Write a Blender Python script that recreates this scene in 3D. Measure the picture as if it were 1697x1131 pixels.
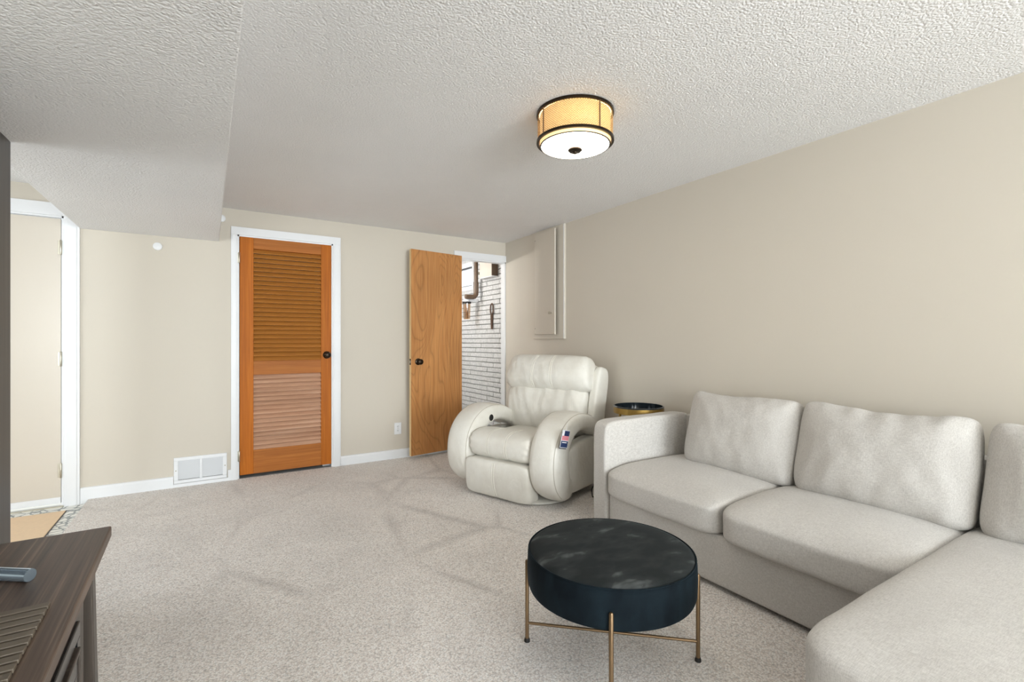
import bpy, bmesh, math, random
from mathutils import Vector, Matrix, noise

random.seed(7)
S = bpy.context.scene
for o in list(bpy.data.objects):
    bpy.data.objects.remove(o, do_unlink=True)
C = S.collection
PI = math.pi

# ------------------------------------------------------------------ camera
EYE = 1.165
cam_d = bpy.data.cameras.new('camera')
cam_d.sensor_width = 36.0
cam_d.lens = 36.0 * 802.5 / 1697.0
cam_d.clip_start = 0.02
cam = bpy.data.objects.new('camera', cam_d)
cam.location = (0, 0, EYE)
cam.rotation_euler = (math.radians(90), 0, math.radians(-32.05))
C.objects.link(cam)
S.camera = cam

# ------------------------------------------------------------------ world, daylight, exposure
S.view_settings.view_transform = 'Standard'
S.view_settings.look = 'None'
S.view_settings.gamma = 1.0
S.view_settings.use_curve_mapping = False
S.view_settings.exposure = 0.42

w = bpy.data.worlds.new('sky'); S.world = w; w.use_nodes = True
bg = w.node_tree.nodes['Background']
bg.inputs[0].default_value = (0.86, 0.93, 1.0, 1)
bg.inputs[1].default_value = 1.6


def area(name, loc, rot, sx, sy, power, col):
    d = bpy.data.lights.new(name, 'AREA'); d.shape = 'RECTANGLE'
    d.size = sx; d.size_y = sy; d.energy = power; d.color = col
    o = bpy.data.objects.new(name, d); o.location = loc; o.rotation_euler = rot
    C.objects.link(o); return o


# daylight through the windows (rear wall, utility room), plus added entry-side fill
area('daylight_rear_window', (1.35, -4.66, 1.22), (math.radians(90), 0, 0), 2.6, 1.8, 240, (0.86, 0.94, 1.0))
area('daylight_entry_window', (-1.75, -4.66, 1.42), (math.radians(90), 0, 0), 1.0, 1.4, 115, (0.90, 0.96, 1.0))
area('entry_side_fill', (-2.56, 3.35, 1.10), (0, math.radians(-90), 0), 1.75, 1.3, 12, (0.90, 0.96, 1.0))  # soft fill added at an unseen opening in the left wall
area('daylight_utility_window', (3.05, 6.15, 2.03), (0, math.radians(62), 0), 0.3, 0.8, 8, (0.93, 0.97, 1.0))

# ------------------------------------------------------------------ node material helpers


def srgb(r, g, b):
    f = lambda c: (c / 255) / 12.92 if c / 255 <= 0.04045 else ((c / 255 + 0.055) / 1.055) ** 2.4
    return (f(r), f(g), f(b), 1)


class NT:
    def __init__(s, name):
        s.m = bpy.data.materials.new(name); s.m.use_nodes = True
        s.t = s.m.node_tree; s.b = s.t.nodes['Principled BSDF']; s.out = s.t.nodes['Material Output']
        s._co = None

    def n(s, kind, **kw):
        nd = s.t.nodes.new(kind)
        for k, v in kw.items():
            if k.startswith('i_'):
                nd.inputs[k[2:].replace('_', ' ')].default_value = v
            else:
                setattr(nd, k, v)
        return nd

    def l(s, a, b):
        s.t.links.new(a, b)

    def co(s):
        if s._co is None:
            s._co = s.n('ShaderNodeTexCoord').outputs['Object']
        return s._co

    def mapped(s, scale=(1, 1, 1), rot=(0, 0, 0), loc=(0, 0, 0), rnd=False):
        mp = s.n('ShaderNodeMapping')
        mp.inputs['Scale'].default_value = scale; mp.inputs['Rotation'].default_value = rot
        mp.inputs['Location'].default_value = loc
        src = s.co()
        if rnd:
            oi = s.n('ShaderNodeObjectInfo')
            mu = s.n('ShaderNodeMath', operation='MULTIPLY'); s.l(oi.outputs['Random'], mu.inputs[0]); mu.inputs[1].default_value = 37.0
            ad = s.n('ShaderNodeVectorMath', operation='ADD'); s.l(src, ad.inputs[0])
            cb = s.n('ShaderNodeCombineXYZ')
            for i in range(3): s.l(mu.outputs[0], cb.inputs[i])
            s.l(cb.outputs[0], ad.inputs[1]); src = ad.outputs[0]
        s.l(src, mp.inputs['Vector']); return mp.outputs[0]

    def noise(s, vec, scale, detail=2, rough=0.5, dist=0.0):
        nd = s.n('ShaderNodeTexNoise'); nd.inputs['Scale'].default_value = scale
        nd.inputs['Detail'].default_value = detail; nd.inputs['Roughness'].default_value = rough
        nd.inputs['Distortion'].default_value = dist
        s.l(vec, nd.inputs['Vector']); return nd.outputs['Fac']

    def ramp(s, fac, stops):
        r = s.n('ShaderNodeValToRGB')
        while len(r.color_ramp.elements) < len(stops): r.color_ramp.elements.new(0.5)
        for e, (p, c) in zip(r.color_ramp.elements, stops):
            e.position = p; e.color = c if len(c) == 4 else (*c, 1)
        s.l(fac, r.inputs[0]); return r.outputs[0]

    def mix(s, a, b, fac, mode='MIX'):
        m = s.n('ShaderNodeMix', data_type='RGBA', blend_type=mode)
        for v, i in ((fac, 0), (a, 6), (b, 7)):
            if hasattr(v, 'links') or hasattr(v, 'is_linked'): s.l(v, m.inputs[i])
            else: m.inputs[i].default_value = v
        return m.outputs[2]

    def bump(s, h, strength=0.3, dist=0.01, prev=None):
        b = s.n('ShaderNodeBump'); b.inputs['Strength'].default_value = strength
        b.inputs['Distance'].default_value = dist
        s.l(h, b.inputs['Height'])
        if prev is not None: s.l(prev, b.inputs['Normal'])
        return b.outputs[0]

    def fin(s, col=None, rough=None, normal=None, metal=None, spec=None, sheen=None):
        for v, k in ((col, 'Base Color'), (rough, 'Roughness'), (normal, 'Normal'), (metal, 'Metallic'),
                     (spec, 'Specular IOR Level'), (sheen, 'Sheen Weight')):
            if v is None: continue
            if hasattr(v, 'is_linked'): s.l(v, s.b.inputs[k])
            else: s.b.inputs[k].default_value = v
        return s.m


def g(v): return (v, v, v, 1)


def paint(name, col, rough=0.6, bump=0.05, scale=180, spec=0.3):
    t = NT(name); v = t.mapped()
    big = t.noise(v, 1.3, 2)
    c = t.mix(col, tuple(x * 0.95 for x in col[:3]) + (1,), big)
    return t.fin(c, rough, t.bump(t.noise(v, scale, 3), bump, 0.004), spec=spec)


def plain(name, col, rough=0.5, metal=0.0, spec=0.5):
    t = NT(name); v = t.mapped()
    c = t.mix(col, tuple(x * 0.88 for x in col[:3]) + (1,), t.noise(v, 40, 3))
    return t.fin(c, rough, metal=metal, spec=spec)


def ceiling_mat(name, col):
    t = NT(name); v = t.mapped()
    n1 = t.noise(v, 130, 3, 0.6)
    vo = t.n('ShaderNodeTexVoronoi'); vo.inputs['Scale'].default_value = 110; t.l(v, vo.inputs['Vector'])
    inv = t.n('ShaderNodeMath', operation='SUBTRACT'); inv.inputs[0].default_value = 1.0; t.l(vo.outputs['Distance'], inv.inputs[1])
    h = t.n('ShaderNodeMath', operation='MULTIPLY_ADD'); t.l(n1, h.inputs[0]); h.inputs[1].default_value = 1.3; t.l(inv.outputs[0], h.inputs[2])
    c = t.mix(col, tuple(x * 0.93 for x in col[:3]) + (1,), t.noise(v, 2.0, 2))
    return t.fin(c, 0.9, t.bump(h.outputs[0], 0.62, 0.0052), spec=0.15)


def carpet_mat():
    t = NT('carpet_pile'); v = t.mapped()
    fine = t.noise(v, 210, 3, 0.7)
    mid = t.noise(v, 120, 2, 0.6)
    big = t.noise(v, 2.4, 3, 0.55, 0.6)
    # brushed nap: straight strokes left by a vacuum cleaner
    w1 = t.n('ShaderNodeTexVoronoi', feature='DISTANCE_TO_EDGE'); w1.inputs['Scale'].default_value = 1.7
    vs = t.mapped((1.0, 0.62, 1), (0, 0, 0.55)); t.l(vs, w1.inputs['Vector'])
    line = t.ramp(w1.outputs['Distance'], [(0.0, g(1)), (0.055, g(0))])
    msk = t.ramp(t.noise(v, 1.1, 1), [(0.45, g(0)), (0.62, g(1))])
    lm = t.n('ShaderNodeMath', operation='MULTIPLY'); t.l(line, lm.inputs[0]); t.l(msk, lm.inputs[1])
    tv = t.n('ShaderNodeTexVoronoi'); tv.inputs['Scale'].default_value = 165; tv.inputs['Randomness'].default_value = 1.0
    t.l(v, tv.inputs['Vector'])
    sep = t.n('ShaderNodeSeparateColor'); t.l(tv.outputs['Color'], sep.inputs[0])
    base = t.ramp(sep.outputs[0], [(0.0, srgb(222, 211, 202)), (0.5, srgb(246, 238, 230)), (1.0, srgb(255, 251, 246))])
    deep = t.ramp(tv.outputs['Distance'], [(0.42, g(1.0)), (0.95, g(0.62))])
    base = t.mix(base, deep, 1.0, 'MULTIPLY')
    fr = t.ramp(fine, [(0.3, g(0.88)), (0.55, g(1.0))])
    base = t.mix(base, fr, 1.0, 'MULTIPLY')
    bigr = t.ramp(big, [(0.3, g(0.90)), (0.6, g(1.0))])
    c = t.mix(base, bigr, 1.0, 'MULTIPLY')
    dk = t.n('ShaderNodeMath', operation='MULTIPLY'); t.l(lm.outputs[0], dk.inputs[0]); dk.inputs[1].default_value = 0.30
    c = t.mix(c, srgb(120, 108, 100), dk.outputs[0])
    hh = t.n('ShaderNodeMath', operation='ADD'); t.l(fine, hh.inputs[0]); t.l(mid, hh.inputs[1])
    return t.fin(c, 0.95, t.bump(hh.outputs[0], 0.45, 0.004), spec=0.1, sheen=0.2)


def fabric_mat(name, a, b, scale=1.0):
    t = NT(name); v = t.mapped()
    wx = t.noise(t.mapped((300 * scale, 40 * scale, 300 * scale)), 1, 2)
    wy = t.noise(t.mapped((40 * scale, 300 * scale, 60 * scale)), 1, 2)
    s_ = t.n('ShaderNodeMath', operation='ADD'); t.l(wx, s_.inputs[0]); t.l(wy, s_.inputs[1])
    hf = t.n('ShaderNodeMath', operation='MULTIPLY'); t.l(s_.outputs[0], hf.inputs[0]); hf.inputs[1].default_value = 0.5
    c = t.ramp(hf.outputs[0], [(0.33, b), (0.62, a)])
    blot = t.ramp(t.noise(v, 4, 2), [(0.3, g(0.95)), (0.65, g(1.0))])
    c = t.mix(c, blot, 1.0, 'MULTIPLY')
    n1 = t.bump(t.noise(v, 16, 3, 0.5, 0.4), 0.10, 0.02)
    return t.fin(c, 0.9, t.bump(hf.outputs[0], 0.25, 0.002, n1), spec=0.15, sheen=0.15)


def leather_mat(name, a, b):
    t = NT(name); v = t.mapped()
    c = t.mix(a, b, t.ramp(t.noise(v, 5, 4, 0.6), [(0.35, g(0)), (0.7, g(1))]))
    cr = t.noise(t.mapped((7, 7, 3.5)), 2.2, 5, 0.55, 1.2)
    n1 = t.bump(cr, 0.16, 0.03)
    vo = t.n('ShaderNodeTexVoronoi'); vo.inputs['Scale'].default_value = 420; t.l(v, vo.inputs['Vector'])
    return t.fin(c, 0.42, t.bump(vo.outputs['Distance'], 0.06, 0.002, n1), spec=0.45)


def wood_mat(name, c1, c2, c3, axis='z', rough=0.4, fine=55, spec=0.5, rnd=True, k=1.0, lo=0.84):
    t = NT(name)
    long_, wide = 1.6 * k, fine * k
    sc = {'x': (long_, wide, wide), 'y': (wide, long_, wide), 'z': (wide, wide, long_)}[axis]
    v = t.mapped(sc, rnd=rnd)
    f1 = t.noise(v, 1.0, 4, 0.6, 0.5)
    sc2 = tuple(x * 0.16 for x in sc)
    f2 = t.noise(t.mapped(sc2, rnd=rnd), 1.0, 3, 0.55, 0.8)
    c = t.ramp(f1, [(0.25, c1), (0.55, c2), (0.8, c3)])
    m = t.ramp(f2, [(0.3, g(lo)), (0.65, g(1.03))])
    c = t.mix(c, m, 1.0, 'MULTIPLY')
    return t.fin(c, rough, t.bump(f1, 0.08, 0.002), spec=spec)


def plywood_mat():
    t = NT('birch_veneer')
    # rotary-cut veneer: broad arching figure
    v = t.mapped((2.5, 1, 0.6), (0, 0.15, 0), (0.4, 0, 0.2))
    wv = t.n('ShaderNodeTexNoise'); wv.inputs['Scale'].default_value = 1.1; wv.inputs['Detail'].default_value = 1.6
    wv.inputs['Distortion'].default_value = 0.6; t.l(v, wv.inputs['Vector'])
    mul = t.n('ShaderNodeMath', operation='MULTIPLY'); t.l(wv.outputs['Fac'], mul.inputs[0]); mul.inputs[1].default_value = 46
    fr = t.n('ShaderNodeMath', operation='PINGPONG'); t.l(mul.outputs[0], fr.inputs[0]); fr.inputs[1].default_value = 1.0
    grain = t.noise(t.mapped((90, 90, 3)), 1, 3, 0.6)
    base = t.ramp(grain, [(0.3, srgb(186, 125, 70)), (0.7, srgb(208, 150, 92))])
    fig = t.ramp(fr.outputs[0], [(0.0, g(0.68)), (0.22, g(0.92)), (0.7, g(1.0))])
    c = t.mix(base, fig, 0.8, 'MULTIPLY')
    patch = t.ramp(t.noise(t.mapped((2, 2, 1.2)), 1.3, 2), [(0.35, g(0.86)), (0.6, g(1.0))])
    c = t.mix(c, patch, 1.0, 'MULTIPLY')
    return t.fin(c, 0.42, spec=0.4)


M = {}
M['wall'] = paint('wall_beige_paint', srgb(211, 203, 189), 0.65)
M['wall_r'] = M['wall']
M['ceil'] = ceiling_mat('ceiling_spray_texture', srgb(243, 242, 241))
M['white'] = paint('white_trim_paint', srgb(236, 237, 238), 0.35, 0.02, 90, 0.45)
M['carpet'] = carpet_mat()
M['linen'] = fabric_mat('oatmeal_linen', srgb(211, 207, 201), srgb(183, 178, 172), 1.7)
M['leather'] = leather_mat('cream_leather', srgb(231, 228, 219), srgb(218, 213, 202))
M['armseam'] = plain('cream_seam_thread', srgb(196, 189, 174), 0.5)
M['leather_seam'] = plain('cream_stitching', srgb(238, 234, 222), 0.5)
M['oakdoor'] = wood_mat('honey_pine_stile', srgb(164, 88, 20), srgb(190, 107, 28), srgb(203, 124, 40), 'z', 0.5, 60, 0.18)
M['oakrail'] = wood_mat('honey_pine_rail', srgb(156, 90, 36), srgb(180, 110, 48), srgb(196, 128, 62), 'x', 0.5, 60, 0.2)
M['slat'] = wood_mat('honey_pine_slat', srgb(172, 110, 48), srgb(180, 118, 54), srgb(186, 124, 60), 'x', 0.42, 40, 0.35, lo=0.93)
M['slat_sheen'] = wood_mat('pine_slat_painted_sheen', srgb(190, 142, 112), srgb(206, 162, 132), srgb(226, 190, 164), 'x', 0.38, 40, 0.45, lo=0.85)  # window sheen on the lower slats painted in as a paler colour
M['ply'] = plywood_mat()
M['plyedge'] = wood_mat('pale_door_edge', srgb(222, 186, 126), srgb(236, 204, 150), srgb(244, 216, 166), 'z', 0.5, 80)
M['bronze'] = plain('oil_rubbed_bronze', srgb(54, 44, 34), 0.3, 0.85)
M['nickel'] = plain('brushed_nickel', srgb(190, 184, 168), 0.35, 0.9)
M['brass'] = plain('antique_brass', srgb(138, 114, 86), 0.4, 0.85)
M['black'] = plain('black_rubber', srgb(22, 20, 18), 0.6)
M['darkgap'] = plain('dark_slot', srgb(30, 28, 26), 0.8)
M['conswood'] = wood_mat('espresso_wood_top', srgb(46, 34, 27), srgb(92, 73, 60), srgb(144, 122, 104), 'y', 0.40, 110, 0.5, False, lo=0.72)
M['consfront'] = wood_mat('espresso_wood_front', srgb(44, 38, 32), srgb(70, 61, 53), srgb(94, 84, 74), 'z', 0.35, 70, 0.5, False)
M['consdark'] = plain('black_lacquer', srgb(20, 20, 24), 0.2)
M['conslat'] = wood_mat('taupe_slat', srgb(98, 87, 73), srgb(104, 93, 79), srgb(110, 99, 84), 'x', 0.45, 20, lo=0.95)
M['post'] = wood_mat('dark_stained_panel', srgb(34, 28, 24), srgb(50, 43, 38), srgb(64, 57, 52), 'z', 0.35, 50, 0.5, False)
M['chrome'] = plain('polished_steel', srgb(190, 212, 230), 0.2, 0.85)
M['mat'] = plain('coir_mat', srgb(246, 218, 184), 0.95, 0, 0.1)
M['pvc'] = plain('brown_pipe', srgb(104, 82, 62), 0.35)
M['utilwhite'] = paint('utility_white_paint', srgb(232, 232, 232), 0.6)
M['cardbeige'] = paint('beige_box_paint', srgb(226, 215, 204), 0.6)
M['boxbrown'] = plain('dark_brown_board', srgb(92, 72, 54), 0.5)
M['strap'] = plain('brown_leather_strap', srgb(88, 62, 42), 0.5)
M['tablegold'] = plain('hammered_gold', srgb(158, 128, 66), 0.4, 0.8)
M['tabletop'] = plain('black_enamel', srgb(30, 38, 44), 0.12)
M['blue'] = plain('navy_print', srgb(40, 56, 96), 0.4)
M['pink'] = plain('pink_print', srgb(222, 140, 150), 0.45)
M['paper'] = plain('white_print', srgb(236, 236, 238), 0.5)
M['tagback'] = plain('grey_card', srgb(84, 82, 84), 0.6)


def brick_mat():
    t = NT('painted_brick'); v = t.mapped(rnd=True)
    c = t.mix(srgb(233, 233, 233), srgb(206, 206, 206), t.ramp(t.noise(v, 38, 4, 0.7), [(0.4, g(0)), (0.7, g(1))]))
    return t.fin(c, 0.75, t.bump(t.noise(v, 70, 5, 0.7), 0.9, 0.012), spec=0.25)


def velvet_mat():
    t = NT('teal_black_velvet'); v = t.mapped()
    sm = t.noise(t.mapped((5, 8.5, 5), (0, 0, 0.5)), 1.5, 3, 0.5, 0.15)
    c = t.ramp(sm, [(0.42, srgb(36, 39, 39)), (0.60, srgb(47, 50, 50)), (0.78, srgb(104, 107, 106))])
    sp = t.n('ShaderNodeTexVoronoi'); sp.inputs['Scale'].default_value = 13; t.l(v, sp.inputs['Vector'])
    dots = t.ramp(sp.outputs['Distance'], [(0.0, g(1)), (0.022, g(0))])
    c = t.mix(c, srgb(170, 170, 164), dots)
    b = t.b
    b.inputs['Sheen Roughness'].default_value = 0.35
    b.inputs['Sheen Tint'].default_value = srgb(150, 160, 164)
    return t.fin(c, 0.85, t.bump(t.noise(v, 300, 2), 0.15, 0.002), spec=0.1, sheen=0.12)


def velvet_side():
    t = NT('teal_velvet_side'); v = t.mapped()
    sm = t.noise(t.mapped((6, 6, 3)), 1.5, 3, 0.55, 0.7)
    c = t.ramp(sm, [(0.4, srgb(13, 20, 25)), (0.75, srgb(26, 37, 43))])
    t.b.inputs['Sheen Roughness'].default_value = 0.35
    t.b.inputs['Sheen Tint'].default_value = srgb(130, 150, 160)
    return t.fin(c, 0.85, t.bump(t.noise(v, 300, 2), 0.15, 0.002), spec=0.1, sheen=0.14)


def tile_mat():
    t = NT('patterned_vinyl_tile'); v = t.mapped((1, 1, 1))
    nz = t.n('ShaderNodeTexNoise'); nz.inputs['Scale'].default_value = 9; t.l(v, nz.inputs['Vector'])
    mx = t.n('ShaderNodeMix', data_type='VECTOR'); mx.inputs[0].default_value = 0.07
    t.l(v, mx.inputs[4]); t.l(nz.outputs['Color'], mx.inputs[5])
    vo = t.n('ShaderNodeTexVoronoi', feature='DISTANCE_TO_EDGE'); vo.inputs['Scale'].default_value = 17
    t.l(mx.outputs[1], vo.inputs['Vector'])
    c = t.ramp(vo.outputs['Distance'], [(0.0, srgb(136, 140, 138)), (0.05, srgb(150, 153, 150)), (0.09, srgb(240, 238, 230))])
    return t.fin(c, 0.35, spec=0.4)


def emit(name, col, s):
    t = NT(name)
    t.b.inputs['Base Color'].default_value = col
    t.b.inputs['Emission Color'].default_value = col
    t.b.inputs['Emission Strength'].default_value = s
    return t.m


def mesh_shade():
    t = NT('woven_gold_mesh')
    uv = t.n('ShaderNodeTexCoord').outputs['UV']
    mp = t.n('ShaderNodeMapping'); mp.inputs['Scale'].default_value = (190, 24, 1); t.l(uv, mp.inputs['Vector'])
    ck = t.n('ShaderNodeTexChecker'); ck.inputs['Scale'].default_value = 1.0; t.l(mp.outputs[0], ck.inputs['Vector'])
    tr = t.n('ShaderNodeBsdfTransparent')
    t.b.inputs['Base Color'].default_value = srgb(206, 166, 96); t.b.inputs['Roughness'].default_value = 0.5
    f = t.n('ShaderNodeMath', operation='MULTIPLY_ADD'); t.l(ck.outputs['Fac'], f.inputs[0]); f.inputs[1].default_value = 0.25; f.inputs[2].default_value = 0.25
    ms = t.n('ShaderNodeMixShader'); t.l(f.outputs[0], ms.inputs[0]); t.l(tr.outputs[0], ms.inputs[1]); t.l(t.b.outputs[0], ms.inputs[2])
    t.l(ms.outputs[0], t.out.inputs[0]); return t.m


def glass_mat(name, tint, rough=0.02, fac=0.12):
    t = NT(name)
    tr = t.n('ShaderNodeBsdfTransparent'); tr.inputs[0].default_value = tint
    gl = t.n('ShaderNodeBsdfGlossy'); gl.inputs['Roughness'].default_value = rough
    ms = t.n('ShaderNodeMixShader'); ms.inputs[0].default_value = fac
    t.l(tr.outputs[0], ms.inputs[1]); t.l(gl.outputs[0], ms.inputs[2]); t.l(ms.outputs[0], t.out.inputs[0])
    return t.m


M['brick'] = brick_mat(); M['velvet'] = velvet_mat(); M['velvet_side'] = velvet_side(); M['tile'] = tile_mat()
M['lampdrum'] = emit('lit_fabric_drum', (1.0, 0.70, 0.34, 1), 0.75)
M['lampdisc'] = emit('lit_frosted_diffuser', (1.0, 0.89, 0.73, 1), 11.0)
M['meshshade'] = mesh_shade()
M['glass'] = glass_mat('clear_window_glass', (0.95, 0.97, 0.97, 1))
M['amber'] = glass_mat('amber_plastic', (0.78, 0.58, 0.36, 1), 0.1, 0.25)
M['mortar'] = paint('white_mortar', srgb(176, 176, 176), 0.85, 0.3, 120)

# ------------------------------------------------------------------ mesh helpers


class MB:
    def __init__(s): s.v = []; s.f = []; s.uv = None

    def box(s, x0, x1, y0, y1, z0, z1):
        b = len(s.v)
        s.v += [(x0, y0, z0), (x1, y0, z0), (x1, y1, z0), (x0, y1, z0), (x0, y0, z1), (x1, y0, z1), (x1, y1, z1), (x0, y1, z1)]
        s.f += [tuple(b + i for i in q) for q in ((0, 3, 2, 1), (4, 5, 6, 7), (0, 1, 5, 4), (1, 2, 6, 5), (2, 3, 7, 6), (3, 0, 4, 7))]
        return s

    def lathe(s, prof, seg=40, c=(0, 0, 0), ax='z', closed=True):
        b = len(s.v); n = len(prof)
        for i in range(seg):
            a = 2 * PI * i / seg; ca, sa = math.cos(a), math.sin(a)
            for r, h in prof:
                p = {'z': (r * ca, r * sa, h), 'y': (r * ca, h, -r * sa), 'x': (h, r * ca, r * sa)}[ax]
                s.v.append((p[0] + c[0], p[1] + c[1], p[2] + c[2]))
        for i in range(seg):
            j = (i + 1) % seg
            for k in range(n - 1):
                q = (b + i * n + k, b + j * n + k, b + j * n + k + 1, b + i * n + k + 1)
                s.f.append(q)
        if closed:
            if prof[0][0] > 1e-6: s.f.append(tuple(b + i * n for i in range(seg))[::-1])
            if prof[-1][0] > 1e-6: s.f.append(tuple(b + i * n + n - 1 for i in range(seg)))
        return s

    def tube(s, path, r, seg=10, closed=False):
        b = len(s.v); P = [Vector(p) for p in path]; n = len(P)
        up = Vector((0.13, 0.21, 0.97)).normalized()
        for i, p in enumerate(P):
            if closed: d = P[(i + 1) % n] - P[i - 1]
            else: d = P[min(i + 1, n - 1)] - P[max(i - 1, 0)]
            d.normalize()
            u = up - d * up.dot(d)
            if u.length < 1e-3: u = Vector((1, 0, 0)) - d * d.x
            u.normalize(); q = d.cross(u); up = u
            rr = r[i] if isinstance(r, (list, tuple)) else r
            for k in range(seg):
                a = 2 * PI * k / seg
                s.v.append(tuple(p + u * math.cos(a) * rr + q * math.sin(a) * rr))
        for i in range(n if closed else n - 1):
            for k in range(seg):
                k2 = (k + 1) % seg; i2 = (i + 1) % n
                s.f.append((b + i * seg + k, b + i * seg + k2, b + i2 * seg + k2, b + i2 * seg + k))
        if not closed:
            s.f.append(tuple(b + k for k in range(seg))[::-1]); s.f.append(tuple(b + (n - 1) * seg + k for k in range(seg)))
        return s

    def prism(s, poly, h0, h1, ax='z'):
        b = len(s.v); n = len(poly)
        for h in (h0, h1):
            for a, c in poly:
                s.v.append({'z': (a, c, h), 'y': (a, h, c), 'x': (h, a, c)}[ax])
        s.f.append(tuple(range(b, b + n))[::-1]); s.f.append(tuple(range(b + n, b + 2 * n)))
        for i in range(n):
            j = (i + 1) % n; s.f.append((b + i, b + j, b + n + j, b + n + i))
        return s

    def xf(s, m):
        s.v = [tuple(m @ Vector(p)) for p in s.v]; return s

    def build(s, name, mat, parent=None, bevel=0.0, smooth=None, seg=2, sub=0):
        me = bpy.data.meshes.new(name); me.from_pydata(s.v, [], s.f); me.update()
        bm = bmesh.new(); bm.from_mesh(me); bmesh.ops.recalc_face_normals(bm, faces=bm.faces)
        bm.to_mesh(me); bm.free()
        me.materials.append(mat)
        o = bpy.data.objects.new(name, me); C.objects.link(o)
        if parent is not None: o.parent = parent
        if bevel:
            bv = o.modifiers.new('bevel', 'BEVEL'); bv.width = bevel; bv.segments = seg; bv.limit_method = 'ANGLE'; bv.angle_limit = math.radians(40)
        if sub:
            sd = o.modifiers.new('sub', 'SUBSURF'); sd.levels = sub; sd.render_levels = sub
        if smooth or (smooth is None and bevel == 0 and len(s.f) > 40):
            auto_smooth(me, 40)
        return o


def auto_smooth(me, ang=40):
    bm = bmesh.new(); bm.from_mesh(me)
    for f in bm.faces: f.smooth = True
    for e in bm.edges:
        if len(e.link_faces) == 2 and e.calc_face_angle(0) > math.radians(ang): e.smooth = False
    bm.to_mesh(me); bm.free()


def pillow(hx, hy, hz, n=22, k=6.0, fn=None, ax=None, ke=10.0):
    """closed rounded block; fn(p, q) bends the point p (q in -1..1)"""
    mb = MB(); idx = {}; ax0 = ax

    def vid(p):
        key = tuple(round(c, 5) for c in p)
        if key in idx: return idx[key]
        if ax0 is None: r = sum(abs(c) ** k for c in p) ** (1 / k)
        else:
            # exponent k across the two other axes, ke towards the ends of axis ax
            o = [abs(p[i]) for i in range(3) if i != ax0]
            r = ((o[0] ** k + o[1] ** k) ** (ke / k) + abs(p[ax0]) ** ke) ** (1 / ke)
        q = Vector(p) / r
        P = Vector((q.x * hx, q.y * hy, q.z * hz))
        if fn: P = fn(P, q)
        idx[key] = len(mb.v); mb.v.append(tuple(P)); return idx[key]

    def rm(t): return math.sin(t * PI / 2) * 0.55 + t * 0.45
    g_ = [rm(-1 + 2 * i / n) for i in range(n + 1)]
    for ax in range(3):
        for sg in (-1, 1):
            for i in range(n):
                for j in range(n):
                    q = []
                    for (a, b) in ((i, j), (i + 1, j), (i + 1, j + 1), (i, j + 1)):
                        p = [0, 0, 0]; p[ax] = sg; p[(ax + 1) % 3] = g_[a]; p[(ax + 2) % 3] = g_[b]
                        q.append(vid(p))
                    mb.f.append(tuple(q) if sg > 0 else tuple(q[::-1]))
    return mb


def soft(mb, name, mat, parent):
    o = mb.build(name, mat, parent, smooth=False)
    for p in o.data.polygons: p.use_smooth = True
    return o


def nz(x, y, z): return noise.noise(Vector((x, y, z)))


def tag(o, label=None, cat=None, group=None, kind=None):
    if label: o['label'] = label
    if cat: o['category'] = cat
    if group: o['group'] = group
    if kind: o['kind'] = kind
    return o


def empty(name, loc, rz=0, label=None, cat=None, group=None, kind=None):
    o = bpy.data.objects.new(name, None); o.location = loc; o.rotation_euler = (0, 0, rz); o.empty_display_size = 0.1
    C.objects.link(o); return tag(o, label, cat, group, kind)


def struct(mb, name, mat, bevel=0.0, label=None, cat=None):
    o = mb.build(name, mat, None, bevel); return tag(o, label, cat, None, 'structure')


def copy_part(o, parent, name=None):
    c = o.copy(); C.objects.link(c); c.parent = parent; return c


# ------------------------------------------------------------------ the room shell
WY = 4.69      # back wall plane
WX = 2.85      # right wall plane
CZ = 2.275     # ceiling
SZ = 1.99      # soffit underside
LX, RY = -2.5, -4.6
TH = 0.08
L1 = (0.205, 0.975, 2.062)        # louvre door opening x0, x1, top
L2 = (2.262, 2.850, 2.054)        # doorway to the utility room
L3 = (-1.72, -0.888, 2.066)       # painted entry door

floor = struct(MB().box(-0.752, WX, RY, WY, -0.05, 0.0), 'floor', M['carpet'], label='beige cut-pile carpet covering the living room floor', cat='floor')
tile = struct(MB().box(LX, -0.752, RY, WY, -0.08, -0.03), 'floor_entry', M['tile'], label='white and grey patterned entry floor beside the carpet', cat='floor')
ufl = struct(MB().box(0.9, 3.1, WY, 7.3, -0.05, -0.01), 'floor_utility', M['mortar'], label='grey utility room floor behind the doorway', cat='floor')
ceil = struct(MB().box(LX, WX + 0.1, RY - 0.1, WY + 0.0, CZ, CZ + 0.1), 'ceiling', M['ceil'], label='white spray-textured ceiling', cat='ceiling')
uce = struct(MB().box(0.9, 3.4, WY, 7.3, CZ, CZ + 0.1), 'ceiling_utility', M['utilwhite'], label='white utility room ceiling behind the doorway', cat='ceiling')
sof = struct(MB().box(-0.80, 0.072, RY, WY, SZ, CZ), 'ceiling_soffit', M['ceil'], 0.004, label='white textured dropped soffit running along the ceiling', cat='soffit')

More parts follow.
